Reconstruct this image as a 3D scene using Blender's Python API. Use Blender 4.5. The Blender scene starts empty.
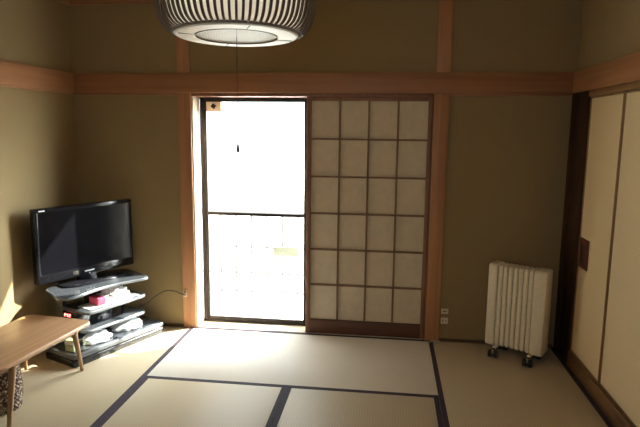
import bpy, bmesh, math, random
from mathutils import Vector, Matrix, noise
random.seed(7)
C = bpy.context.scene.collection
D = bpy.data

# ------------------------------------------------------------------ materials
def newmat(name):
    m = D.materials.new(name); m.use_nodes = True
    nt = m.node_tree; b = nt.nodes['Principled BSDF']
    return m, nt, b

def plain(name, col, rough=.5, metal=0, spec=.5, bump=0, bscale=60, var=.06):
    m, nt, b = newmat(name)
    tc = nt.nodes.new('ShaderNodeTexCoord')
    n = nt.nodes.new('ShaderNodeTexNoise'); n.inputs['Scale'].default_value = bscale; n.inputs['Detail'].default_value = 4
    nt.links.new(tc.outputs['Object'], n.inputs['Vector'])
    r = nt.nodes.new('ShaderNodeValToRGB')
    r.color_ramp.elements[0].position = .3; r.color_ramp.elements[1].position = .7
    r.color_ramp.elements[0].color = (*[c*(1-var) for c in col], 1)
    r.color_ramp.elements[1].color = (*[min(1, c*(1+var)) for c in col], 1)
    nt.links.new(n.outputs['Fac'], r.inputs['Fac']); nt.links.new(r.outputs['Color'], b.inputs['Base Color'])
    b.inputs['Roughness'].default_value = rough; b.inputs['Metallic'].default_value = metal
    b.inputs['Specular IOR Level'].default_value = spec
    if bump:
        bp = nt.nodes.new('ShaderNodeBump'); bp.inputs['Strength'].default_value = bump; bp.inputs['Distance'].default_value = .002
        nt.links.new(n.outputs['Fac'], bp.inputs['Height']); nt.links.new(bp.outputs['Normal'], b.inputs['Normal'])
    return m

def wood(name, c1, c2, axis='Z', rough=.5, scale=30, spec=.4):
    m, nt, b = newmat(name)
    tc = nt.nodes.new('ShaderNodeTexCoord'); mp = nt.nodes.new('ShaderNodeMapping')
    s = [1, 1, 1]; s['XYZ'.index(axis)] = .04; mp.inputs['Scale'].default_value = s
    n = nt.nodes.new('ShaderNodeTexNoise'); n.inputs['Scale'].default_value = scale; n.inputs['Detail'].default_value = 5; n.inputs['Distortion'].default_value = .4
    r = nt.nodes.new('ShaderNodeValToRGB'); r.color_ramp.elements[0].position = .3; r.color_ramp.elements[1].position = .7
    r.color_ramp.elements[0].color = (*c1, 1); r.color_ramp.elements[1].color = (*c2, 1)
    L = nt.links
    L.new(tc.outputs['Object'], mp.inputs['Vector']); L.new(mp.outputs['Vector'], n.inputs['Vector'])
    L.new(n.outputs['Fac'], r.inputs['Fac']); L.new(r.outputs['Color'], b.inputs['Base Color'])
    bp = nt.nodes.new('ShaderNodeBump'); bp.inputs['Strength'].default_value = .15; bp.inputs['Distance'].default_value = .001
    L.new(n.outputs['Fac'], bp.inputs['Height']); L.new(bp.outputs['Normal'], b.inputs['Normal'])
    b.inputs['Roughness'].default_value = rough; b.inputs['Specular IOR Level'].default_value = spec
    return m

def tatami(name, along, tone):
    m, nt, b = newmat(name); L = nt.links
    tc = nt.nodes.new('ShaderNodeTexCoord')
    w = nt.nodes.new('ShaderNodeTexWave'); w.wave_type = 'BANDS'
    w.bands_direction = 'Y' if along == 'X' else 'X'
    w.inputs['Scale'].default_value = 21; w.inputs['Distortion'].default_value = .15; w.inputs['Detail'].default_value = 1
    L.new(tc.outputs['Object'], w.inputs['Vector'])
    mp = nt.nodes.new('ShaderNodeMapping')
    mp.inputs['Scale'].default_value = (1, .08, 1) if along == 'X' else (.08, 1, 1)
    n = nt.nodes.new('ShaderNodeTexNoise'); n.inputs['Scale'].default_value = 260; n.inputs['Detail'].default_value = 2
    L.new(tc.outputs['Object'], mp.inputs['Vector']); L.new(mp.outputs['Vector'], n.inputs['Vector'])
    n2 = nt.nodes.new('ShaderNodeTexNoise'); n2.inputs['Scale'].default_value = 3
    L.new(tc.outputs['Object'], n2.inputs['Vector'])
    r = nt.nodes.new('ShaderNodeValToRGB')
    r.color_ramp.elements[0].color = (tone[0]*.80, tone[1]*.78, tone[2]*.72, 1)
    r.color_ramp.elements[1].color = (tone[0]*1.12, tone[1]*1.12, tone[2]*1.14, 1)
    a = nt.nodes.new('ShaderNodeMath'); a.operation = 'MULTIPLY'; a.inputs[1].default_value = .4
    a2 = nt.nodes.new('ShaderNodeMath'); a2.operation = 'MULTIPLY_ADD'; a2.inputs[1].default_value = .3
    a3 = nt.nodes.new('ShaderNodeMath'); a3.operation = 'MULTIPLY_ADD'; a3.inputs[1].default_value = .3
    L.new(w.outputs['Fac'], a.inputs[0]); L.new(n.outputs['Fac'], a2.inputs[0]); L.new(a.outputs[0], a2.inputs[2])
    L.new(n2.outputs['Fac'], a3.inputs[0]); L.new(a2.outputs[0], a3.inputs[2])
    L.new(a3.outputs[0], r.inputs['Fac']); L.new(r.outputs['Color'], b.inputs['Base Color'])
    bp = nt.nodes.new('ShaderNodeBump'); bp.inputs['Strength'].default_value = .35; bp.inputs['Distance'].default_value = .0015
    L.new(w.outputs['Fac'], bp.inputs['Height']); L.new(bp.outputs['Normal'], b.inputs['Normal'])
    b.inputs['Roughness'].default_value = .52 if along == 'X' else .52
    b.inputs['Specular IOR Level'].default_value = .8 if along == 'X' else .8
    b.inputs['Anisotropic'].default_value = .5
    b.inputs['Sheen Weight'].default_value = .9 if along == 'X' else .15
    b.inputs['Sheen Roughness'].default_value = .45
    v = nt.nodes.new('ShaderNodeCombineXYZ'); v.inputs[0 if along == 'X' else 1].default_value = 1
    L.new(v.outputs[0], b.inputs['Tangent'])
    return m

def translucent(name, col, tr, rough=.8):
    m, nt, b = newmat(name); L = nt.links
    b.inputs['Base Color'].default_value = (*col, 1); b.inputs['Roughness'].default_value = rough; b.inputs['Specular IOR Level'].default_value = .2
    tc = nt.nodes.new('ShaderNodeTexCoord'); n = nt.nodes.new('ShaderNodeTexNoise'); n.inputs['Scale'].default_value = 25; n.inputs['Detail'].default_value = 6
    L.new(tc.outputs['Object'], n.inputs['Vector'])
    r = nt.nodes.new('ShaderNodeValToRGB'); r.color_ramp.elements[0].position = .25; r.color_ramp.elements[1].position = .75
    r.color_ramp.elements[0].color = (*[c*.92 for c in col], 1); r.color_ramp.elements[1].color = (*[min(1, c*1.04) for c in col], 1)
    L.new(n.outputs['Fac'], r.inputs['Fac']); L.new(r.outputs['Color'], b.inputs['Base Color'])
    t = nt.nodes.new('ShaderNodeBsdfTranslucent'); mx = nt.nodes.new('ShaderNodeMixShader'); mx.inputs[0].default_value = tr
    L.new(r.outputs['Color'], t.inputs['Color'])
    L.new(b.outputs[0], mx.inputs[1]); L.new(t.outputs[0], mx.inputs[2])
    L.new(mx.outputs[0], nt.nodes['Material Output'].inputs['Surface'])
    return m

def glass(name):
    m, nt, b = newmat(name); L = nt.links
    t = nt.nodes.new('ShaderNodeBsdfTransparent'); t.inputs['Color'].default_value = (.93, .96, .95, 1)
    g = nt.nodes.new('ShaderNodeBsdfGlossy'); g.inputs['Roughness'].default_value = .02
    f = nt.nodes.new('ShaderNodeFresnel'); ge = nt.nodes.new('ShaderNodeNewGeometry'); io = nt.nodes.new('ShaderNodeMath'); io.operation = 'MULTIPLY_ADD'
    io.inputs[1].default_value = 1/1.45-1.45; io.inputs[2].default_value = 1.45
    L.new(ge.outputs['Backfacing'], io.inputs[0]); L.new(io.outputs[0], f.inputs['IOR'])     # same reflectance from both faces
    mx = nt.nodes.new('ShaderNodeMixShader')
    L.new(f.outputs[0], mx.inputs[0]); L.new(t.outputs[0], mx.inputs[1]); L.new(g.outputs[0], mx.inputs[2])
    L.new(mx.outputs[0], nt.nodes['Material Output'].inputs['Surface'])
    nt.nodes.remove(b)
    return m

def emit(name, col, s):
    m, nt, b = newmat(name)
    b.inputs['Base Color'].default_value = (*col, 1); b.inputs['Emission Color'].default_value = (*col, 1); b.inputs['Emission Strength'].default_value = s
    return m

PLASTER = plain('sand_plaster', (.305, .225, .118), .95, spec=.1, bump=.5, bscale=350, var=.12)
CEILW = wood('ceiling_boards', (.40, .27, .14), (.50, .35, .19), 'X', .6, 12)
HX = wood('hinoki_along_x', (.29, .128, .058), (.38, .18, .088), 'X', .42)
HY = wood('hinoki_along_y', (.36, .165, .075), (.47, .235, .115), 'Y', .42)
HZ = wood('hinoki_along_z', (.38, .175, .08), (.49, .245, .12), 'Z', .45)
REV = wood('pale_reveal_wood', (.60, .47, .33), (.72, .58, .42), 'Z', .5)
SILLW = wood('pale_sill_wood', (.62, .52, .42), (.74, .64, .52), 'X', .4)
DARKW = wood('dark_stained_wood', (.030, .014, .008), (.060, .028, .014), 'Z', .75, spec=.15)
SILLY = wood('brown_sill_wood', (.14, .07, .03), (.21, .11, .05), 'Y', .45)
BASEW = wood('dark_base_strip', (.08, .045, .022), (.12, .07, .035), 'X', .5)
SHW = wood('shoji_frame_wood', (.20, .09, .05), (.28, .14, .08), 'Z', .5)
SHK = wood('shoji_lattice_wood', (.20, .11, .06), (.27, .16, .09), 'Z', .55)
SHB = wood('shoji_bottom_board', (.09, .035, .02), (.14, .06, .035), 'X', .5)
PAPER = translucent('shoji_paper', (.70, .60, .46), .05)
FUS = plain('fusuma_paper', (.84, .69, .44), .85, spec=.15, bump=.1, bscale=90, var=.04)
FUSE = wood('fusuma_edge_wood', (.24, .13, .055), (.32, .18, .08), 'Z', .45)
PULLM = plain('fusuma_pull_lacquer', (.10, .018, .012), .35, var=.2)
PULLD = plain('fusuma_pull_recess', (.03, .008, .006), .5)
ALU = plain('bronze_aluminium', (.035, .026, .022), .5, .0, spec=.3)
GLASS = glass('window_glass')
FROST = translucent('frosted_glass', (.80, .82, .80), .55, .3)
T_X = tatami('tatami_rush_crosswise_glare', 'X', (.74, .66, .53))  # same rush as T_Y, paler and cooler: window glare put into the colour
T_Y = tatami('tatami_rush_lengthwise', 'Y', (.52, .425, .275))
HERI = plain('tatami_border_cloth', (.050, .036, .050), .75, spec=.25, bump=.3, bscale=400, var=.15)
BLK = plain('black_gloss_plastic', (.012, .012, .014), .18, bump=0)
SCR = plain('lcd_screen', (.005, .005, .007), .16, spec=.25, var=.0)
BEZ = plain('tv_bezel_gloss', (.010, .010, .013), .14, spec=.4)
GREY = plain('silver_grey_plastic', (.30, .32, .36), .3, .3)
LABELW = plain('off_white_print', (.75, .75, .75), .6)
STB = plain('stand_black_lacquer', (.018, .019, .022), .22, spec=.6)
STG = plain('stand_grey_edge', (.16, .17, .19), .3, .4)
TGL = plain('smoked_shelf_glass', (.05, .055, .065), .10, spec=.9)
PINK = plain('pink_card', (.70, .09, .17), .6)
WHT = plain('white_card', (.80, .79, .78), .6)
TISS = translucent('tissue_paper', (.95, .94, .95), .15)
PLB = translucent('white_plastic_film', (.86, .88, .92), .25, .35)
GRN = plain('pale_green_card', (.42, .52, .25), .6, var=.2, bscale=25)
BLUEP = plain('dark_blue_magazine', (.06, .09, .20), .35)
TBW = wood('table_top_wood', (.40, .22, .11), (.52, .31, .17), 'Y', .33, 22, .5)
TBE = wood('table_edge_wood', (.34, .20, .10), (.43, .27, .15), 'Y', .45, 22)
TBL = wood('table_leg_wood', (.27, .15, .07), (.35, .21, .10), 'Z', .45)
HTW = plain('heater_cream_enamel', (.84, .76, .60), .38)
CASTER = plain('black_caster_plastic', (.012, .011, .011), .4)
CSTG = plain('caster_grey_metal', (.35, .33, .30), .4, .4)
RIB = plain('lamp_rib_brown', (.10, .065, .042), .5)
LSH = translucent('lamp_inner_shade', (.97, .94, .88), .65)
LRG = translucent('lamp_ring_white', (.90, .88, .84), .40, .4)
LSEAM = plain('lamp_seam_grey', (.22, .19, .15), .6)
LDF = translucent('lamp_reeded_diffuser', (.52, .45, .36), .12, .5)
CORDD = plain('cord_brown', (.05, .03, .02), .6)
CORDG = plain('cord_dark_grey', (.06, .05, .04), .5)
CREAM = plain('outlet_cream', (.68, .60, .45), .45)
HOLE = plain('socket_slot_dark', (.02, .015, .01), .6)
PINKW = plain('outlet_on_pillar', (.62, .42, .32), .5)
RAILM = plain('railing_grey_metal', (.11, .11, .11), .6)
BOXO = plain('pale_olive_plank', (.15, .155, .12), .8)
CONC = plain('outdoor_concrete', (.80, .79, .76), .9, bscale=8)
REDE = emit('red_led', (1, .12, .10), 6)

def basket_mat():
    m, nt, b = newmat('speckled_woven_cane'); L = nt.links
    tc = nt.nodes.new('ShaderNodeTexCoord'); v = nt.nodes.new('ShaderNodeTexVoronoi'); v.inputs['Scale'].default_value = 75
    L.new(tc.outputs['Object'], v.inputs['Vector'])
    r = nt.nodes.new('ShaderNodeValToRGB'); r.color_ramp.elements[0].position = .25; r.color_ramp.elements[1].position = .55
    r.color_ramp.elements[0].color = (.50, .38, .25, 1); r.color_ramp.elements[1].color = (.07, .035, .02, 1)
    L.new(v.outputs['Distance'], r.inputs['Fac']); L.new(r.outputs['Color'], b.inputs['Base Color'])
    b.inputs['Roughness'].default_value = .7
    return m
BASK = basket_mat()

# ------------------------------------------------------------------ mesh helpers
class MB:
    def __init__(s): s.bm = bmesh.new()
    def _tmp(s, t, M=None):
        me = D.meshes.new('t')
        if M is not None: bmesh.ops.transform(t, matrix=M, verts=t.verts)
        t.to_mesh(me); t.free(); s.bm.from_mesh(me); D.meshes.remove(me); return s
    def box(s, x0, x1, y0, y1, z0, z1, bev=0, seg=2, M=None):
        t = bmesh.new()
        bmesh.ops.create_cube(t, size=1, matrix=Matrix.Translation(((x0+x1)/2, (y0+y1)/2, (z0+z1)/2)) @ Matrix.Diagonal((abs(x1-x0), abs(y1-y0), abs(z1-z0), 1)))
        if bev: bmesh.ops.bevel(t, geom=t.edges[:], offset=bev, segments=seg, affect='EDGES', profile=.5)
        return s._tmp(t, M)
    def poly(s, pts, z0, z1, bev=0, M=None):
        t = bmesh.new(); n = len(pts)
        a = [t.verts.new((p[0], p[1], z0)) for p in pts]; b = [t.verts.new((p[0], p[1], z1)) for p in pts]
        t.faces.new(a[::-1]); t.faces.new(b)
        for i in range(n): t.faces.new((a[i], a[(i+1) % n], b[(i+1) % n], b[i]))
        bmesh.ops.recalc_face_normals(t, faces=t.faces[:])
        if bev:
            es = [e for e in t.edges if abs(e.verts[0].co.z-e.verts[1].co.z) < 1e-6]
            bmesh.ops.bevel(t, geom=es, offset=bev, segments=3, affect='EDGES', profile=.5)
        return s._tmp(t, M)
    def cyl(s, p0, p1, r0, r1=None, seg=20):
        r1 = r0 if r1 is None else r1
        p0, p1 = Vector(p0), Vector(p1); d = p1-p0
        t = bmesh.new(); bmesh.ops.create_cone(t, cap_ends=True, segments=seg, radius1=r0, radius2=r1, depth=d.length)
        return s._tmp(t, Matrix.Translation((p0+p1)/2) @ d.to_track_quat('Z', 'Y').to_matrix().to_4x4())
    def lathe(s, prof, seg=48, M=None, close=False, caps=True):
        t = bmesh.new(); rings = []
        for r, z in prof:
            rings.append([t.verts.new((r*math.cos(2*math.pi*k/seg), r*math.sin(2*math.pi*k/seg), z)) for k in range(seg)])
        m = len(rings)
        for i in range(m if close else m-1):
            A, B = rings[i], rings[(i+1) % m]
            for k in range(seg): t.faces.new((A[k], A[(k+1) % seg], B[(k+1) % seg], B[k]))
        if not close and caps:
            if prof[0][0] > 0: t.faces.new(rings[0][::-1])
            if prof[-1][0] > 0: t.faces.new(rings[-1])
        bmesh.ops.recalc_face_normals(t, faces=t.faces[:])
        return s._tmp(t, M)
    def tube(s, pts, r, seg=10):
        pts = [Vector(p) for p in pts]; t = bmesh.new(); rings = []
        for i, p in enumerate(pts):
            d = (pts[min(i+1, len(pts)-1)]-pts[max(i-1, 0)]).normalized()
            q = d.to_track_quat('Z', 'Y')
            rr = r[i] if isinstance(r, (list, tuple)) else r
            rings.append([t.verts.new(p + q @ Vector((rr*math.cos(2*math.pi*k/seg), rr*math.sin(2*math.pi*k/seg), 0))) for k in range(seg)])
        for A, B in zip(rings, rings[1:]):
            best = min(range(seg), key=lambda o: sum((A[k].co-B[(k+o) % seg].co).length for k in range(0, seg, 3)))
            for k in range(seg): t.faces.new((A[k], A[(k+1) % seg], B[(k+1+best) % seg], B[(k+best) % seg]))
        t.faces.new(rings[0]); t.faces.new(rings[-1])
        bmesh.ops.recalc_face_normals(t, faces=t.faces[:])
        return s._tmp(t)
    def blob(s, c, size, amp=.25, freq=3, seed=0, flat=True, rot=0):
        t = bmesh.new(); bmesh.ops.create_icosphere(t, subdivisions=4, radius=1)
        for v in t.verts:
            p = v.co.copy()
            k = 1 + amp*noise.noise(p*freq+Vector((seed*7.3, seed*3.1, seed))) + amp*.6*abs(noise.noise(p*freq*2.7+Vector((seed, 9, 2))))
            v.co = p*k
            if flat and v.co.z < -.55: v.co.z = -.55
        zmin = min(v.co.z for v in t.verts)
        M = Matrix.Translation(c) @ Matrix.Rotation(rot, 4, 'Z') @ Matrix.Diagonal((size[0], size[1], size[2], 1)) @ Matrix.Translation((0, 0, -zmin))
        return s._tmp(t, M)
    def build(s, name, mat, parent=None, ang=32):
        me = D.meshes.new(name); bm = s.bm
        for f in bm.faces: f.smooth = True
        for e in bm.edges:
            if len(e.link_faces) == 2 and e.calc_face_angle(0) > math.radians(ang): e.smooth = False
        bm.to_mesh(me); bm.free(); me.materials.append(mat)
        o = D.objects.new(name, me); C.objects.link(o)
        if parent: o.parent = parent
        return o

def thing(name, label, cat, loc=(0, 0, 0), rz=0, group=None):
    o = D.objects.new(name, None); C.objects.link(o); o.empty_display_size = .1
    o.location = loc; o.rotation_euler = (0, 0, rz); tag(o, label, cat, group); return o
def tag(o, label, cat, group=None, kind=None):
    o['label'] = label; o['category'] = cat
    if group: o['group'] = group
    if kind: o['kind'] = kind
    return o
def struct(o): o['kind'] = 'structure'; return o
def rrect(x0, x1, y0, y1, r, n=6):
    out = []
    rs = r if isinstance(r, (list, tuple)) else [r]*4
    for (cx, cy, a0, q) in ((x1-rs[0], y1-rs[0], 0, rs[0]), (x0+rs[1], y1-rs[1], 90, rs[1]), (x0+rs[2], y0+rs[2], 180, rs[2]), (x1-rs[3], y0+rs[3], 270, rs[3])):
        for k in range(n+1):
            a = math.radians(a0+90*k/n); out.append((cx+q*math.cos(a), cy+q*math.sin(a)))
    return out
def smooth_closed(pts, n=5):
    out = []; m = len(pts)
    for i in range(m):
        p0, p1, p2, p3 = [Vector(pts[(i+k-1) % m]) for k in range(4)]
        for j in range(n):
            t = j/n
            out.append(tuple(.5*((2*p1)+(-p0+p2)*t+(2*p0-5*p1+4*p2-p3)*t*t+(-p0+3*p1-3*p2+p3)*t**3)))
    return out
def smooth_open(pts, n=8):
    out = []; P = [Vector(p) for p in pts]; P = [P[0]]+P+[P[-1]]
    for i in range(len(P)-3):
        p0, p1, p2, p3 = P[i:i+4]
        for j in range(n):
            t = j/n
            out.append(.5*((2*p1)+(-p0+p2)*t+(2*p0-5*p1+4*p2-p3)*t*t+(-p0+3*p1-3*p2+p3)*t**3))
    out.append(P[-1]); return out

# ------------------------------------------------------------------ room shell
XL, XR, YF, ZC = -.917, 2.70, -5.0, 2.45
W, H, H2 = 1.74, 1.782, 1.920
struct(MB().box(XL-.15, XR+.15, YF-.15, .16, -.16, -.05).build('floor', SILLY))
struct(MB().box(XL-.15, XR+.15, YF-.15, .16, ZC, ZC+.1).build('ceiling', CEILW))
b = MB(); b.box(XL-.15, 0, 0, .16, -.05, ZC); b.box(W, XR+.15, 0, .16, -.05, ZC); b.box(0, W, 0, .16, H, ZC)
struct(b.build('wall_back', PLASTER))
struct(MB().box(XL-.15, XL, YF, 0, -.05, ZC).build('wall_left', PLASTER))
b = MB(); b.box(XR, XR+.15, YF, 0, -.05, ZC); b.box(XR-.03, XR, YF, 0, H2, ZC)
struct(b.build('wall_right', PLASTER))
RW = (.45, 1.75, 1.25, 2.10)      # unseen window added behind the camera for fill daylight
b = MB(); b.box(XL-.15, RW[0], YF-.15, YF, -.05, ZC); b.box(RW[1], XR+.15, YF-.15, YF, -.05, ZC); b.box(RW[0], RW[1], YF-.15, YF, -.05, RW[2]); b.box(RW[0], RW[1], YF-.15, YF, RW[3], ZC)
struct(b.build('wall_front', PLASTER))
# posts, beams
n_tr = [0]
def trim(bx, mat, bev=.003):
    n_tr[0] += 1
    m = MB()
    for q in (bx if isinstance(bx, list) else [bx]): m.box(*q, bev)
    return struct(m.build('trim_%d' % n_tr[0], mat))
PL = (-.1, 0.0); PR = (W, W+.103)
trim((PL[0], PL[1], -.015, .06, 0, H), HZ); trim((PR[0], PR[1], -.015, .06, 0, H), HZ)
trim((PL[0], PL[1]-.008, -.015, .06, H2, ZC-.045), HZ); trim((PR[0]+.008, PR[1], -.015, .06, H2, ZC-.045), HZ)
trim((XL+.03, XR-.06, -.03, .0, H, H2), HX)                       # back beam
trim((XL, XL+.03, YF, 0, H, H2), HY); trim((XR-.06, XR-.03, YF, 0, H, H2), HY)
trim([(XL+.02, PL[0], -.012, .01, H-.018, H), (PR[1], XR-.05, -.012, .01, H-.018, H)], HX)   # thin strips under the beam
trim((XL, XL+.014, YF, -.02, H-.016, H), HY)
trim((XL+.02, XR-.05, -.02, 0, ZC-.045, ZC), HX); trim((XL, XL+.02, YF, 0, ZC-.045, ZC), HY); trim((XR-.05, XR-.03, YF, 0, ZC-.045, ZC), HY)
trim((0, W, -.006, .14, H-.025, H+.001), SHW)                      # head track of the opening
trim((0, W, .001, .16, -.05, .004), SILLW, .001)                  # sill track
trim((0.0, .012, -.004, .14, .006, H-.025), REV, .001)             # left reveal
# dark corner panelling on the right and the cupboard frame
trim((XR-.05, XR, -.10, -.0, 0, H), DARKW); trim((XR-.045, XR, -.30, -.10, 0, H), DARKW)
trim((XR-.045, XR, YF, -.30, .0, .10), SILLY); trim((XR-.045, XR-.001, YF, -.30, 1.745, H), FUSE)
for nm, q, mt in (('baseboard_back', [(XL, PL[0], -.012, 0, 0, .02), (PR[1], XR-.06, -.012, 0, 0, .02)], BASEW), ('baseboard_left', [(XL, XL+.012, YF, -.012, 0, .02)], BASEW)):
    m = MB()
    for k in q: m.box(*k)
    struct(m.build(nm, mt))

# fusuma (cupboard sliding doors)
def fusuma(name, y0, y1, x, pull):
    z0, z1 = .10, 1.745
    r = D.objects.new(name, None); C.objects.link(r); struct(r); r.location = (x, (y0+y1)/2, z0)
    hy = (y1-y0)/2; h = z1-z0
    MB().box(0, .018, -hy+.012, hy-.012, .012, h-.012).build('panel', FUS, r)
    m = MB(); m.box(-.004, .02, -hy, -hy+.014, 0, h, .002); m.box(-.004, .02, hy-.014, hy, 0, h, .002)
    m.box(-.004, .02, -hy, hy, 0, .012, .001); m.box(-.004, .02, -hy, hy, h-.012, h, .001)
    m.build('frame', FUSE, r)
    if pull:
        a, c = pull; cc = a-(y0+y1)/2
        p = MB().box(-.007, .001, cc-c, cc+c, .775-z0-.095, .775-z0+.095, .004).build('door_handle', PULLM, r)
        MB().box(-.0085, -.006, cc-c*.5, cc+c*.5, .775-z0-.055, .775-z0+.055, .001).build('recess', PULLD, p)
    return r
fusuma('door_1', -.80, -.30, XR-.027, (-.40, .075))
fusuma('door_2', -1.72, -.79, XR-.049+.028, (-1.62, .05))
fusuma('door_3', -2.62, -1.72, XR-.027, None)
fusuma('door_4', -3.54, -2.61, XR-.021, None)

# shoji screen
r = D.objects.new('door_5', None); C.objects.link(r); struct(r)
x0, x1, z0, z1 = .852, W-.002, .006, 1.757; yf, yb = .004, .034
r.location = ((x0+x1)/2, yf, z0); hw = (x1-x0)/2; h = z1-z0; d = yb-yf; bt = .105; tp = .028; st = .032
for sx in (-1, 1): MB().box(sx*hw, sx*(hw-st), 0, d, 0, h, .002).build('stile', SHW, r)
MB().box(-hw+st, hw-st, 0, d, h-tp, h, .002).build('top_rail', SHW, r)
MB().box(-hw+st, hw-st, 0, d, 0, bt, .003).build('bottom_board', SHB, r)
m = MB(); iw = 2*(hw-st); ih = h-tp-bt
for k in range(1, 4): xx = -hw+st+iw*k/4; m.box(xx-.007, xx+.007, .004, .021, bt, h-tp)
for k in range(1, 6): zz = bt+ih*k/6; m.box(-hw+st, hw-st, .004, .021, zz-.0065, zz+.0065)
m.build('lattice', SHK, r)
for i in range(4):
    for j in range(6):
        MB().box(-hw+st+iw*i/4+(.006 if i else 0), -hw+st+iw*(i+1)/4-(.006 if i < 3 else 0), .0195, .0205, bt+ih*j/6+(.0055 if j else 0), bt+ih*(j+1)/6-(.0055 if j < 5 else 0)).build('paper_pane', PAPER, r)

# aluminium sliding window behind
r = D.objects.new('window_1', None); C.objects.link(r); struct(r); r.location = (0, .14, 0)
m = MB(); m.box(.012, .040, 0, .05, .006, H-.025, .002); m.box(W-.03, W, 0, .05, .006, H-.025, .002); m.box(.0, W, 0, .05, 1.745, H-.02, .002); m.box(0, W, 0, .05, .0, .018, .002)
m.build('window_frame', ALU, r)
m = MB(); m.box(.040, .062, .004, .026, .018, 1.745, .002); m.box(.812, .852, .004, .026, .018, 1.745, .002)
m.box(.062, .812, .004, .026, .018, .045, .002); m.box(.062, .812, .004, .026, 1.725, 1.745, .002)
s1 = m.build('sash_frame', ALU, r)
MB().box(.062, .812, .002, .028, .862, .886, .002).build('mid_rail', ALU, s1)
MB().box(.060, .814, .013, .017, .04, 1.73).build('glass_pane', GLASS, s1)
m = MB(); m.box(.812, .852, .028, .048, .018, 1.745, .002); m.box(W-.06, W-.03, .028, .048, .018, 1.745, .002); m.box(.852, W-.06, .028, .048, .018, .06, .002); m.box(.852, W-.06, .028, .048, 1.715, 1.745, .002)
s2 = m.build('sash_frame', ALU, r)
MB().box(.852, W-.06, .026, .05, .862, .886, .002).build('mid_rail', ALU, s2)
MB().box(.85, W-.058, .036, .040, .05, 1.73).build('glass_pane', FROST, s2)

r = D.objects.new('added_fill_window', None); C.objects.link(r); struct(r); r.location = (0, YF-.10, 0)  # added opening, out of view, to brighten lamp front, doors and walls
m = MB(); cx = (RW[0]+RW[1])/2
m.box(RW[0], RW[0]+.04, 0, .05, RW[2], RW[3], .002); m.box(RW[1]-.04, RW[1], 0, .05, RW[2], RW[3], .002); m.box(RW[0], RW[1], 0, .05, RW[3]-.04, RW[3], .002); m.box(RW[0], RW[1], 0, .05, RW[2], RW[2]+.04, .002); m.box(cx-.02, cx+.02, 0, .05, RW[2], RW[3], .002)
m.build('window_frame', ALU, r)
MB().box(RW[0]+.03, RW[1]-.03, .02, .025, RW[2]+.03, RW[3]-.03).build('glass_pane', GLASS, r)

# square plate with a dark centre on the glass
pq = thing('window_plate', 'small square cream plate with dark diamond centre on the upper left of the window glass', 'plate', (.118, .152, 1.693))
MB().box(-.060, .060, -.006, 0, -.041, .041, .002).build('plate', translucent('cream_sticker', (.85, .70, .55), .10), pq)
MB().box(-.016, .016, -.009, -.005, -.016, .016, .001, M=Matrix.Rotation(math.radians(35), 4, 'Y')).build('centre_mark', HOLE, pq)

# outside
struct(MB().box(-30, 30, .16, 60, -.62, -.60).build('ground', CONC))
struct(MB().box(-3, 4, .16, 1.5, -.2, -.1).build('balcony_floor', CONC))
rl = thing('balcony_railing', 'pale grey metal balcony railing seen faintly in the glare outside the window', 'railing', (0, 1.2, -.1))
MB().box(-3, 4, -.02, .02, .80, .835, .005).build('top_rail', RAILM, rl)
MB().box(-3, 4, -.012, .012, .48, .495).build('mid_rail', RAILM, rl)
MB().box(-3, 4, -.012, .012, .22, .235).build('mid_rail', RAILM, rl)
MB().box(-3, 4, -.012, .012, .03, .045).build('bottom_rail', RAILM, rl)
for k in range(24):
    xx = -1.7+.153*k
    MB().box(xx-.009, xx+.009, -.006, .006, .0 if k % 5 == 0 else .03, .80).build('baluster', RAILM, rl)
bo = MB().box(-.125, .125, -.01, .01, 0, .09, .004).build('board', BOXO, rl); bo.location = (.48, -.035, .415); bo['label'] = 'pale olive board fixed to the railing'

# ------------------------------------------------------------------ tatami
def mat(x0, x1, y0, y1, along, label):
    o = thing('tatami_mat', label, 'tatami mat', ((x0+x1)/2, (y0+y1)/2, -.05), 0, 'tatami mats covering the floor')
    hx, hy = (x1-x0)/2-.0008, (y1-y0)/2-.0008
    MB().box(-hx, hx, -hy, hy, 0, .05, .002).build('rush_surface', T_X if along == 'X' else T_Y, o)
    w = .029
    for s in (-1, 1):
        if along == 'X': q = (-hx, hx, s*hy, s*(hy-w))
        else: q = (s*hx, s*(hx-w), -hy, hy)
        q = (min(q[0], q[1]), max(q[0], q[1]), min(q[2], q[3]), max(q[2], q[3]))
        MB().box(*q, .045, .0512).build('cloth_border', HERI, o)
    return o
XA, XM, XB, XE = -.016, .877, 1.770, 2.655
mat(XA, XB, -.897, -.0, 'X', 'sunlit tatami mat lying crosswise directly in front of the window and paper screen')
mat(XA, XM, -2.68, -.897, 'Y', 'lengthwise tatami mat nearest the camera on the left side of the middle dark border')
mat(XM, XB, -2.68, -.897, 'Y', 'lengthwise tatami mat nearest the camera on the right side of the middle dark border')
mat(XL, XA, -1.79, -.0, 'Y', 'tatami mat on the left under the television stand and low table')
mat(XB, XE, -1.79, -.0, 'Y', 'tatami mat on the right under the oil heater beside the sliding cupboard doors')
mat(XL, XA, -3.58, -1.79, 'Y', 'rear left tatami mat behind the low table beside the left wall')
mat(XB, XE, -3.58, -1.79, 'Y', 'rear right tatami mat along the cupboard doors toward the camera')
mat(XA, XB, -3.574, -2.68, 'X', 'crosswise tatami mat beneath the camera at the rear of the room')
struct(MB().box(XL, XR, YF, -3.582, -.05, 0).build('floor_boards', SILLY))

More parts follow.
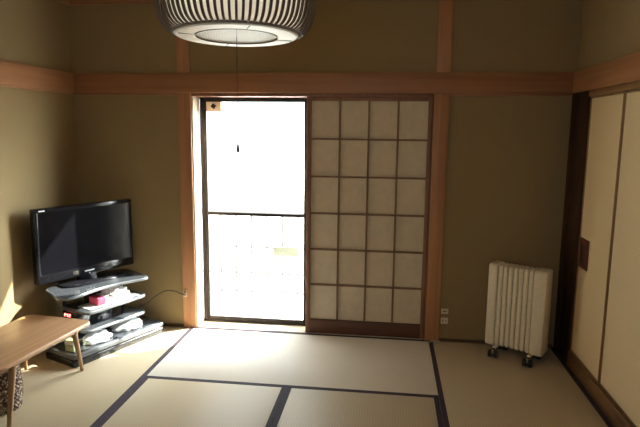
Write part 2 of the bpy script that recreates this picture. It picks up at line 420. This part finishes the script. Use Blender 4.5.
# ------------------------------------------------------------------ television stand
A = math.atan2(.918, .397)
st_o = thing('television_stand', 'black three-shelf television stand with a long base set across the left corner', 'television stand', (-.505, -.843, 0), A)
def loc(p):
    dx, dy = p[0]+.505, p[1]+.843
    return (dx*math.cos(A)+dy*math.sin(A), -dx*math.sin(A)+dy*math.cos(A))
m = MB(); m.poly(rrect(0, .77, 0, .315, [.02, .02, .03, .03]), .0, .045, .008)
m.build('base_plinth', STB, st_o)
m = MB(); m.poly(rrect(.0, .77, 0, .315, [.02, .02, .03, .03]), .052, .082, .006)
bs = m.build('base_shelf', STG, st_o)
MB().poly(rrect(.015, .755, .015, .30, .02), .045, .0815).build('inset_panel', STB, bs)
MB().poly(rrect(.03, .74, .03, .285, .02), .0815, .084).build('glass_top', TGL, bs)
def tier(pts, z0, z1, mt, nm='shelf'):
    return MB().poly([loc(p) for p in pts], z0, z1, .006).build(nm, mt, st_o)
t1 = smooth_closed([(-.80, -.63), (-.69, -.755), (-.61, -.825), (-.545, -.825), (-.505, -.74), (-.465, -.60), (-.40, -.46), (-.32, -.35), (-.268, -.285), (-.285, -.225), (-.45, -.10), (-.56, -.09), (-.70, -.32)])
tier(t1, .440, .460, STG, 'top_shelf')
MB().poly([loc((p[0]*.96-.02, p[1]*.96-.015)) for p in t1], .4595, .462).build('glass_top', TGL, st_o)
def tier2(u0, u1, o0, o1, z0, z1):
    t = MB().poly(rrect(u0, u1, o0, o1, [.03, .03, .05, .06]), z0, z1-.003, .006).build('shelf', STG, st_o)
    MB().poly(rrect(u0+.012, u1-.012, o0+.012, o1-.012, [.03, .03, .05, .06]), z1-.004, z1, .001).build('glass_top', TGL, t)
tier2(.14, .67, .05, .33, .297, .322)
tier2(.14, .67, .06, .33, .170, .192)
m = MB(); m.box(.30, .52, .265, .30, .08, .44, .01); m.build('back_column', STB, st_o)
for xx, yy in ((.165, .312), (.62, .28)): MB().cyl((xx, yy, .08), (xx, yy, .445), .012).build('support_post', STB, st_o)

# television
tvA = math.atan2(.8896, .4576)
tv = thing('television', 'glossy black flat-screen television on the corner stand, angled into the room', 'television', (-.633, -.3985, .462), tvA)
zb = .038; hw = .3715; th = .50
m = MB(); m.box(-hw, hw, 0, .045, zb, zb+th, .008, 3); m.build('cabinet', BLK, tv)
m = MB(); m.box(-.24, .24, .04, .085, zb+.08, zb+.42, .02, 3); m.build('back_housing', BLK, tv)
m = MB(); e = .026
m.box(-hw+.004, hw-.004, -.005, .002, zb+th-e, zb+th-.003, .002); m.box(-hw+.004, hw-.004, -.007, .002, zb+.004, zb+.062, .003)
m.box(-hw+.004, -hw+e, -.005, .002, zb+.05, zb+th-e, .002); m.box(hw-e, hw-.004, -.005, .002, zb+.05, zb+th-e, .002)
bz = m.build('bezel', BEZ, tv)
MB().box(-hw+.02, hw-.02, -.0025, .003, zb+.055, zb+th-.02).build('screen', SCR, tv)
MB().box(-.036, .036, -.0085, -.0065, zb+.026, zb+.036, .0005).build('badge', LABELW, bz)
MB().box(-hw+.035, -hw+.075, -.0062, -.0045, zb+th-.019, zb+th-.010).build('corner_mark', LABELW, bz)
MB().box(-.125, -.085, -.0085, -.0065, zb+.018, zb+.046, .0008).build('sensor_window', HOLE, bz)
MB().cyl((.0, -.0065, zb+.014), (.0, -.0085, zb+.014), .005, .005, 12).build('indicator_light', LABELW, bz)
m = MB(); m.poly(smooth_closed([(-.23, -.06), (-.14, -.115), (0, -.125), (.14, -.115), (.23, -.06), (.20, .06), (.12, .095), (-.12, .095), (-.20, .06)], 4), 0, .012, .004)
pd = m.build('pedestal', BEZ, tv)
MB().box(-.07, .07, .012, .05, .008, zb+.02, .006).build('neck', BLK, pd)

# tissue box with pulled-up tissue on the middle shelf
def on_stand(u, v): 
    return (-.505+u*math.cos(A)-v*math.sin(A), -.843+u*math.sin(A)+v*math.cos(A))
px, py = on_stand(.385, .115)
tb = thing('tissue_box', 'pink and white tissue box with tissue pulled up, on the second shelf under the television', 'tissue box', (px, py, .3225), A-math.radians(4))
MB().box(-.125, .125, -.055, .055, 0, .050, .004).build('carton', PINK, tb)
MB().box(-.07, .127, -.0565, .057, .003, .0515, .003).build('printed_panel', WHT, tb)
MB().blob((.035, -.008, .044), (.078, .055, .030), .6, 2.4, 3).build('tissue', TISS, tb, 60)
# paper sheets on the second shelf
px, py = on_stand(.40, .12)
pp = MB().box(-.21, .20, -.05, .09, 0, .0035, .001).build('paper_stack', WHT); pp.location = (px, py, .3222); pp.rotation_euler = (0, 0, A)
tag(pp, 'flat white papers lying along the front edge of the second stand shelf', 'papers')
tb.location = (px-.018, py+.004, .3265)

# recorder with a red clock display
ck = thing('set_top_box', 'black box with a glowing red clock display under the second stand shelf', 'set-top box', (on_stand(.225, .225)[0], on_stand(.225, .225)[1], .1925), math.radians(-14))
MB().box(-.068, .06, -.085, .03, 0, .098, .004).build('casing', BLK, ck)
def digit(cx, segs):
    m = MB(); s = .010; g = .0022; y0, y1 = -.0875, -.0845; cz = .080
    P = {'a': (-s/2, s/2, s*2-g, s*2), 'g': (-s/2, s/2, s-g/2, s+g/2), 'd': (-s/2, s/2, 0, g), 'f': (-s/2-g/2, -s/2+g/2, s, s*2), 'b': (s/2-g/2, s/2+g/2, s, s*2), 'e': (-s/2-g/2, -s/2+g/2, 0, s), 'c': (s/2-g/2, s/2+g/2, 0, s)}
    for c in segs: q = P[c]; m.box(cx+q[0], cx+q[1], y0, y1, cz-s+q[2], cz-s+q[3])
    m.build('display_digit', REDE, ck)
for cx, sg in ((-.052, 'abgef'), (-.032, 'bcfgd'), (-.012, 'abged')): digit(cx, sg)

# things on the base shelf
def place(o, u, v, z, r=0): x, y = on_stand(u, v); o.location = (x, y, z); o.rotation_euler = (0, 0, A+r); return o
o = MB().blob((0, 0, 0), (.098, .068, .036), .35, 2.2, 5).build('plastic_bag', PLB, None, 60); place(o, .25, .105, .084, .1)
tag(o, 'crumpled white plastic bag at the middle of the stand base, nearest the low table leg', 'plastic bag', 'plastic bags on the stand base')
o = MB().blob((0, 0, 0), (.105, .072, .037), .35, 2.4, 9).build('plastic_bag', PLB, None, 60); place(o, .535, .125, .084, -.1)
tag(o, 'puffy white plastic bag at the window end of the stand base', 'plastic bag', 'plastic bags on the stand base')
o = thing('magazine', 'dark blue magazine leaning flat behind the white bags on the stand base', 'magazine'); place(o, .26, .232, .084, .0)
MB().box(-.11, .11, -.03, .03, 0, .012, .001).build('pages', WHT, o); MB().box(-.112, .112, -.031, .031, .012, .014).build('cover', BLUEP, o)
o = thing('drink_carton', 'small pale green and white carton on the near end of the stand base', 'carton'); place(o, .055, .10, .084, math.radians(-75))
MB().box(-.033, .033, -.022, .022, 0, .075, .003).build('carton_body', GRN, o); MB().box(-.034, .034, -.0225, .0225, .045, .066, .001).build('white_band', WHT, o)
m = MB(); m.box(-.018, .018, -.0235, -.022, .018, .028); m.build('printed_patch', PINKW, o)

# cable and pillar outlet
po = thing('pillar_outlet', 'small pinkish socket box low on the left wooden post with a cable plugged in', 'outlet', (-.078, -.015, .275))
MB().box(-.014, .014, -.012, 0, -.030, .030, .003).build('socket_body', PINKW, po); MB().box(-.006, .006, -.013, -.011, .006, .02).build('socket_slot', HOLE, po)
cb = MB().tube(smooth_open([(-.078, -.028, .262), (-.10, -.045, .275), (-.15, -.06, .30), (-.22, -.07, .30), (-.29, -.09, .26), (-.35, -.12, .21), (-.40, -.14, .195)]), .0042).build('antenna_cable', CORDD)
tag(cb, 'dark cable arching from the left post outlet to the back of the television stand', 'cable')

# ------------------------------------------------------------------ low table
tA = math.atan2(.57, .055)-math.pi/2    # small clockwise turn
tc = Vector((-.62, -1.225)); tA = -math.radians(5.8)
tb2 = thing('low_table', 'low wooden table with rounded corners and tapered legs at the left edge of the room', 'table', (-.6215, -1.235, 0), tA)
hx, hy = .232, .395
MB().poly(rrect(-hx, hx, -hy, hy, [.05, .05, .10, .10], 8), .318, .342, .008).build('tabletop', TBW, tb2)
MB().poly(rrect(-hx+.05, hx-.05, -hy+.07, hy-.05, .04, 5), .285, .320, .004).build('apron', TBE, tb2)
def tl(x, y):
    v = Matrix.Rotation(-tA, 2) @ Vector((x+.6215, y+1.235)); return v.x, v.y
for (fx, fy, tx, ty) in ((*tl(-.447, -.858), *tl(-.420, -.97)), (*tl(-.80, -.90), *tl(-.77, -.97)), (*tl(-.405, -1.60), *tl(-.425, -1.51)), (*tl(-.83, -1.58), *tl(-.80, -1.50))):
    MB().cyl((fx, fy, .0045), (tx, ty, .319), .0105, .018, 20).build('leg', TBL, tb2)

# woven basket under the table
prof = []
bk = thing('woven_basket', 'brown and cream speckled woven basket on the floor under the low table', 'basket', (-.628, -1.36, 0))
t = bmesh.new(); R, Hh, seg, rows = .108, .235, 120, 40; rings = []
for i in range(rows+1):
    z = Hh*i/rows; rr = R*(.90+.13*math.sin(math.pi*min(1, z/Hh*.95+.05)))
    rings.append([t.verts.new(((rr+.0035*math.sin(k*2*math.pi*30/seg+(i//2 % 2)*math.pi))*math.cos(2*math.pi*k/seg), (rr+.0035*math.sin(k*2*math.pi*30/seg+(i//2 % 2)*math.pi))*math.sin(2*math.pi*k/seg), z)) for k in range(seg)])
inner = [t.verts.new((.92*R*math.cos(2*math.pi*k/seg)*.95, .92*R*math.sin(2*math.pi*k/seg)*.95, Hh)) for k in range(seg)]
inb = [t.verts.new((.8*R*math.cos(2*math.pi*k/seg), .8*R*math.sin(2*math.pi*k/seg), .01)) for k in range(seg)]
rings += [inner, inb]
for P, Q in zip(rings, rings[1:]):
    for k in range(seg): t.faces.new((P[k], P[(k+1) % seg], Q[(k+1) % seg], Q[k]))
t.faces.new(rings[0][::-1]); t.faces.new(inb)
mm = MB(); mm._tmp(t); mm.build('woven_body', BASK, bk)
MB().lathe([(R*.93+.006*math.cos(a), Hh+.006*math.sin(a)) for a in [i*math.pi/4 for i in range(8)]], 60, close=True).build('rim', TBL, bk)

# ------------------------------------------------------------------ oil heater
hA = math.radians(-32)
ht = thing('oil_heater', 'cream oil-filled radiator heater on black casters in the right corner', 'heater', (2.137, -.186, 0), hA); ht.scale = (.93, 1, 1)
z0, z1, dp = .068, .642, .140
def hplate(xa, xb, rad, bev, y0=0, y1=dp, za=z0, zb_=z1):
    M = Matrix(((0, 0, 1, 0), (1, 0, 0, 0), (0, 1, 0, 0), (0, 0, 0, 1)))   # extrude along x
    return MB().poly(rrect(y0, y1, za, zb_, rad, 6), xa, xb, bev, M=M)
hplate(.000, .066, .022, .010).build('end_cover', HTW, ht)
hplate(.325, .412, .022, .010).build('control_cover', HTW, ht)
for k in range(7):
    xc = .0875+.0365*k
    f = hplate(xc-.0138, xc+.0138, .020, .0085, .004, dp-.004, z0+.006, z1-.004); f.build('fin', HTW, ht)
MB().cyl((.05, dp/2, .14), (.33, dp/2, .14), .022).build('oil_tube', HTW, ht); MB().cyl((.05, dp/2, .59), (.33, dp/2, .59), .022).build('oil_tube', HTW, ht)
hplate(-.012, .002, .006, .003, .05, .11, .25, .56).build('cord_holder', HTW, ht)
for xx in (.085, .335):
    ft = MB().box(xx-.014, xx+.014, -.045, dp+.02, .046, .064, .005).build('foot_bar', CASTER, ht)
    MB().box(xx-.013, xx+.013, -.022, dp-.03, .058, .078, .004).build('bracket', HTW, ft)
    for yy in (-.032, dp+.005):
        w = MB(); w.cyl((xx-.032, yy, .0265), (xx-.008, yy, .0265), .025, .025, 24); w.cyl((xx+.008, yy, .0265), (xx+.032, yy, .0265), .025, .025, 24); w.cyl((xx-.01, yy, .023), (xx+.01, yy, .023), .008)
        w.build('caster_wheel', CASTER, ft)
        MB().cyl((xx, yy, .03), (xx, yy, .062), .011, .016).build('caster_stem', CSTG, ft)

# ------------------------------------------------------------------ outlets on the back wall
for z, lb, two in ((.229, 'upper of the two cream wall plates beside the right post, low on the back wall', False), (.157, 'lower of the two cream wall plates beside the right post, with dark slots', True)):
    o = thing('wall_outlet', lb, 'outlet', (1.878, 0, z), 0, 'wall plates beside the right post')
    MB().box(-.026, .026, -.008, 0, -.024 if two else -.020, .024 if two else .020, .003).build('plate', CREAM, o)
    m = MB()
    if two: m.box(-.014, -.009, -.0095, -.0075, -.008, .008); m.box(.009, .014, -.0095, -.0075, -.008, .008)
    else: m.box(-.012, .012, -.0095, -.0075, -.003, .003)
    m.build('slot', HOLE, o)
tg = MB().tube(smooth_open([(1.775, -.05, .006), (1.80, -.035, .010), (1.83, -.04, .007), (1.85, -.025, .006)]), .005).build('cable_end', CREAM)
tag(tg, 'short cream cable end lying on the mat at the foot of the right wooden post', 'cable')

# ------------------------------------------------------------------ pendant lamp
lx, ly, lz = .860, -1.85, 1.873
lp = thing('pendant_lamp', 'round pendant lamp with dark vertical ribs over a white shade hanging from the ceiling', 'lamp', (lx, ly, lz)); lp.rotation_euler = (-.02, 0, .27); lp.scale = (.95, .95, .94)
prof = smooth_open([(.245, .003), (.268, .010), (.290, .030), (.304, .062), (.313, .105), (.318, .150), (.319, .19), (.311, .25), (.287, .31), (.245, .35)], 4)
prof = [(p[0], p[1]) for p in [(q.x, q.y) for q in prof]] if hasattr(prof[0], 'x') else prof
t = bmesh.new(); hwid = .0046; dep = .008; rings = []
for i, (rr, zz) in enumerate(prof):
    rings.append([t.verts.new((rr, -hwid, zz)), t.verts.new((rr, hwid, zz)), t.verts.new((rr-dep, hwid, zz)), t.verts.new((rr-dep, -hwid, zz))])
for P, Q in zip(rings, rings[1:]):
    for k in range(4): t.faces.new((P[k], P[(k+1) % 4], Q[(k+1) % 4], Q[k]))
t.faces.new(rings[0][::-1]); t.faces.new(rings[-1]); bmesh.ops.recalc_face_normals(t, faces=t.faces[:])
mm = MB(); mm._tmp(t); rib0 = mm.build('rib', RIB, lp)
NR = 76
for k in range(1, NR):
    c = rib0.copy(); C.objects.link(c); c.parent = lp; c.rotation_euler = (0, 0, 2*math.pi*k/NR)
inn = [(max(.01, a-.018), z) for a, z in prof]; inn = [(a+.006, z) for a, z in inn]
MB().lathe([(.0, inn[0][1])]*0+inn, 96, close=False, caps=False).build('inner_shade', LSH, lp)
MB().lathe([(.244, .0), (.252, .004), (.252, .012), (.242, .012), (.236, .006)], 96, close=True).build('bottom_hoop', RIB, lp)
rg = MB().lathe([(.160, .000), (.170, -.006), (.236, -.004), (.241, .0), (.240, .008), (.160, .008)], 96, close=True).build('bottom_ring', LRG, lp)
for a in (20, 85, 200, 265, 345) if False else (12, 102, 192, 282):
    M = Matrix.Rotation(math.radians(a), 4, 'Z')
    MB().box(.163, .228, -.0012, .0012, -.0072, -.0035, M=M).build('seam', LSEAM, rg)
MB().lathe([(.1595, -.001), (.161, -.0068), (.1625, -.001)], 96, close=True).build('inner_trim', LSEAM, rg)
t = bmesh.new(); bmesh.ops.create_circle(t, cap_ends=True, segments=96, radius=.160)
bmesh.ops.translate(t, verts=t.verts, vec=(0, 0, .002)); mm = MB(); mm._tmp(t)
for k in range(-14, 15):
    x = k*.0108; l = math.sqrt(max(0, .157**2-x*x))
    mm.box(x-.0028, x+.0028, -l, l, -.0015, .0018)
df = mm.build('diffuser', LDF, lp)
MB().box(-.0015, .0015, -.158, .158, -.004, -.0012).build('diffuser_seam', LSEAM, df)
MB().cyl((0, 0, .35), (0, 0, ZC-lz-.03), .004).build('hanging_cord', CORDD, lp)
MB().lathe([(.05, ZC-lz-.03), (.055, ZC-lz-.02), (.055, ZC-lz)], 32).build('ceiling_cap', WHT, lp)
MB().lathe([(.245, .35), (.02, .36)], 64).build('top_plate', LRG, lp)
pc = MB().cyl((0, 0, -.006), (0, 0, -.435), .0013, .0013, 8).build('pull_cord', CORDG, lp)
MB().lathe([(.0015, -.430), (.004, -.435), (.0065, -.455), (.006, -.468), (.001, -.470)], 16).build('cord_weight', CORDG, pc)

# ------------------------------------------------------------------ light
w = D.worlds.new('World'); bpy.context.scene.world = w; w.use_nodes = True
bg = w.node_tree.nodes['Background']; bg.inputs['Color'].default_value = (.94, .97, 1.0, 1)
SD = Vector((1.449, .9, .40)).normalized()      # hazy sky, brighter low on the sun's side
wn = w.node_tree.nodes; wl = w.node_tree.links
tc = wn.new('ShaderNodeTexCoord'); dt = wn.new('ShaderNodeVectorMath'); dt.operation = 'DOT_PRODUCT'; dt.inputs[1].default_value = SD
mx = wn.new('ShaderNodeMath'); mx.operation = 'MAXIMUM'; mx.inputs[1].default_value = 0
pw = wn.new('ShaderNodeMath'); pw.operation = 'POWER'; pw.inputs[1].default_value = 4
ma = wn.new('ShaderNodeMath'); ma.operation = 'MULTIPLY_ADD'; ma.inputs[1].default_value = 28.0; ma.inputs[2].default_value = 2.5
wl.new(tc.outputs['Generated'], dt.inputs[0]); wl.new(dt.outputs['Value'], mx.inputs[0]); wl.new(mx.outputs[0], pw.inputs[0]); wl.new(pw.outputs[0], ma.inputs[0]); wl.new(ma.outputs[0], bg.inputs['Strength'])
sl = D.lights.new('sun', 'SUN'); sl.energy = 18; sl.angle = math.radians(.6); sl.color = (1, .93, .80)
so = D.objects.new('sun', sl); C.objects.link(so)
dv = Vector((-1.449, -1, -1.2)); so.rotation_euler = dv.to_track_quat('-Z', 'Y').to_euler(); so.location = (3, 3, 3)
pt = D.lights.new('window_portal', 'AREA'); pt.shape = 'RECTANGLE'; pt.size = 1.74; pt.size_y = 1.75
pt.cycles.is_portal = True
pob = D.objects.new('window_portal', pt); C.objects.link(pob); pob.location = (W/2, .21, .89); pob.rotation_euler = (math.radians(-90), 0, 0)
pt2 = D.lights.new('window_portal', 'AREA'); pt2.shape = 'RECTANGLE'; pt2.size = RW[1]-RW[0]; pt2.size_y = RW[3]-RW[2]; pt2.cycles.is_portal = True
pob = D.objects.new('window_portal', pt2); C.objects.link(pob); pob.location = ((RW[0]+RW[1])/2, YF-.16, (RW[2]+RW[3])/2); pob.rotation_euler = (math.radians(90), 0, 0)

bl = D.lights.new('shade_fill_light', 'POINT'); bl.energy = 0.85; bl.color = (1, .90, .76); bl.shadow_soft_size = .06  # fill light added inside the pendant to brighten its shade
bo2 = D.objects.new('shade_fill_light', bl); C.objects.link(bo2); bo2.location = (lx, ly, lz+.16)
# ------------------------------------------------------------------ camera
cam = D.cameras.new('camera'); co = D.objects.new('camera', cam); C.objects.link(co)
rt = Vector((0.99214161, 0.12467206, 0.01057885)); up = Vector((-0.02907213, 0.14746687, 0.98863964)); f = Vector((-0.12169571, 0.98117807, -0.1499325))
M = Matrix(((rt.x, up.x, -f.x, 1.4452), (rt.y, up.y, -f.y, -3.9539), (rt.z, up.z, -f.z, 1.5247), (0, 0, 0, 1)))
co.matrix_world = M
cam.sensor_width = 36; cam.lens = 551.5633/640*36; cam.clip_start = .02
sc = bpy.context.scene; sc.camera = co
sc.view_settings.view_transform = 'Standard'; sc.view_settings.look = 'None'; sc.view_settings.gamma = 1; sc.view_settings.exposure = 1.1
try:
    sc.view_settings.use_curve_mapping = False
    sc.cycles.use_denoising = True; sc.cycles.max_bounces = 12; sc.cycles.diffuse_bounces = 8; sc.cycles.sample_clamp_indirect = 8
except Exception: pass
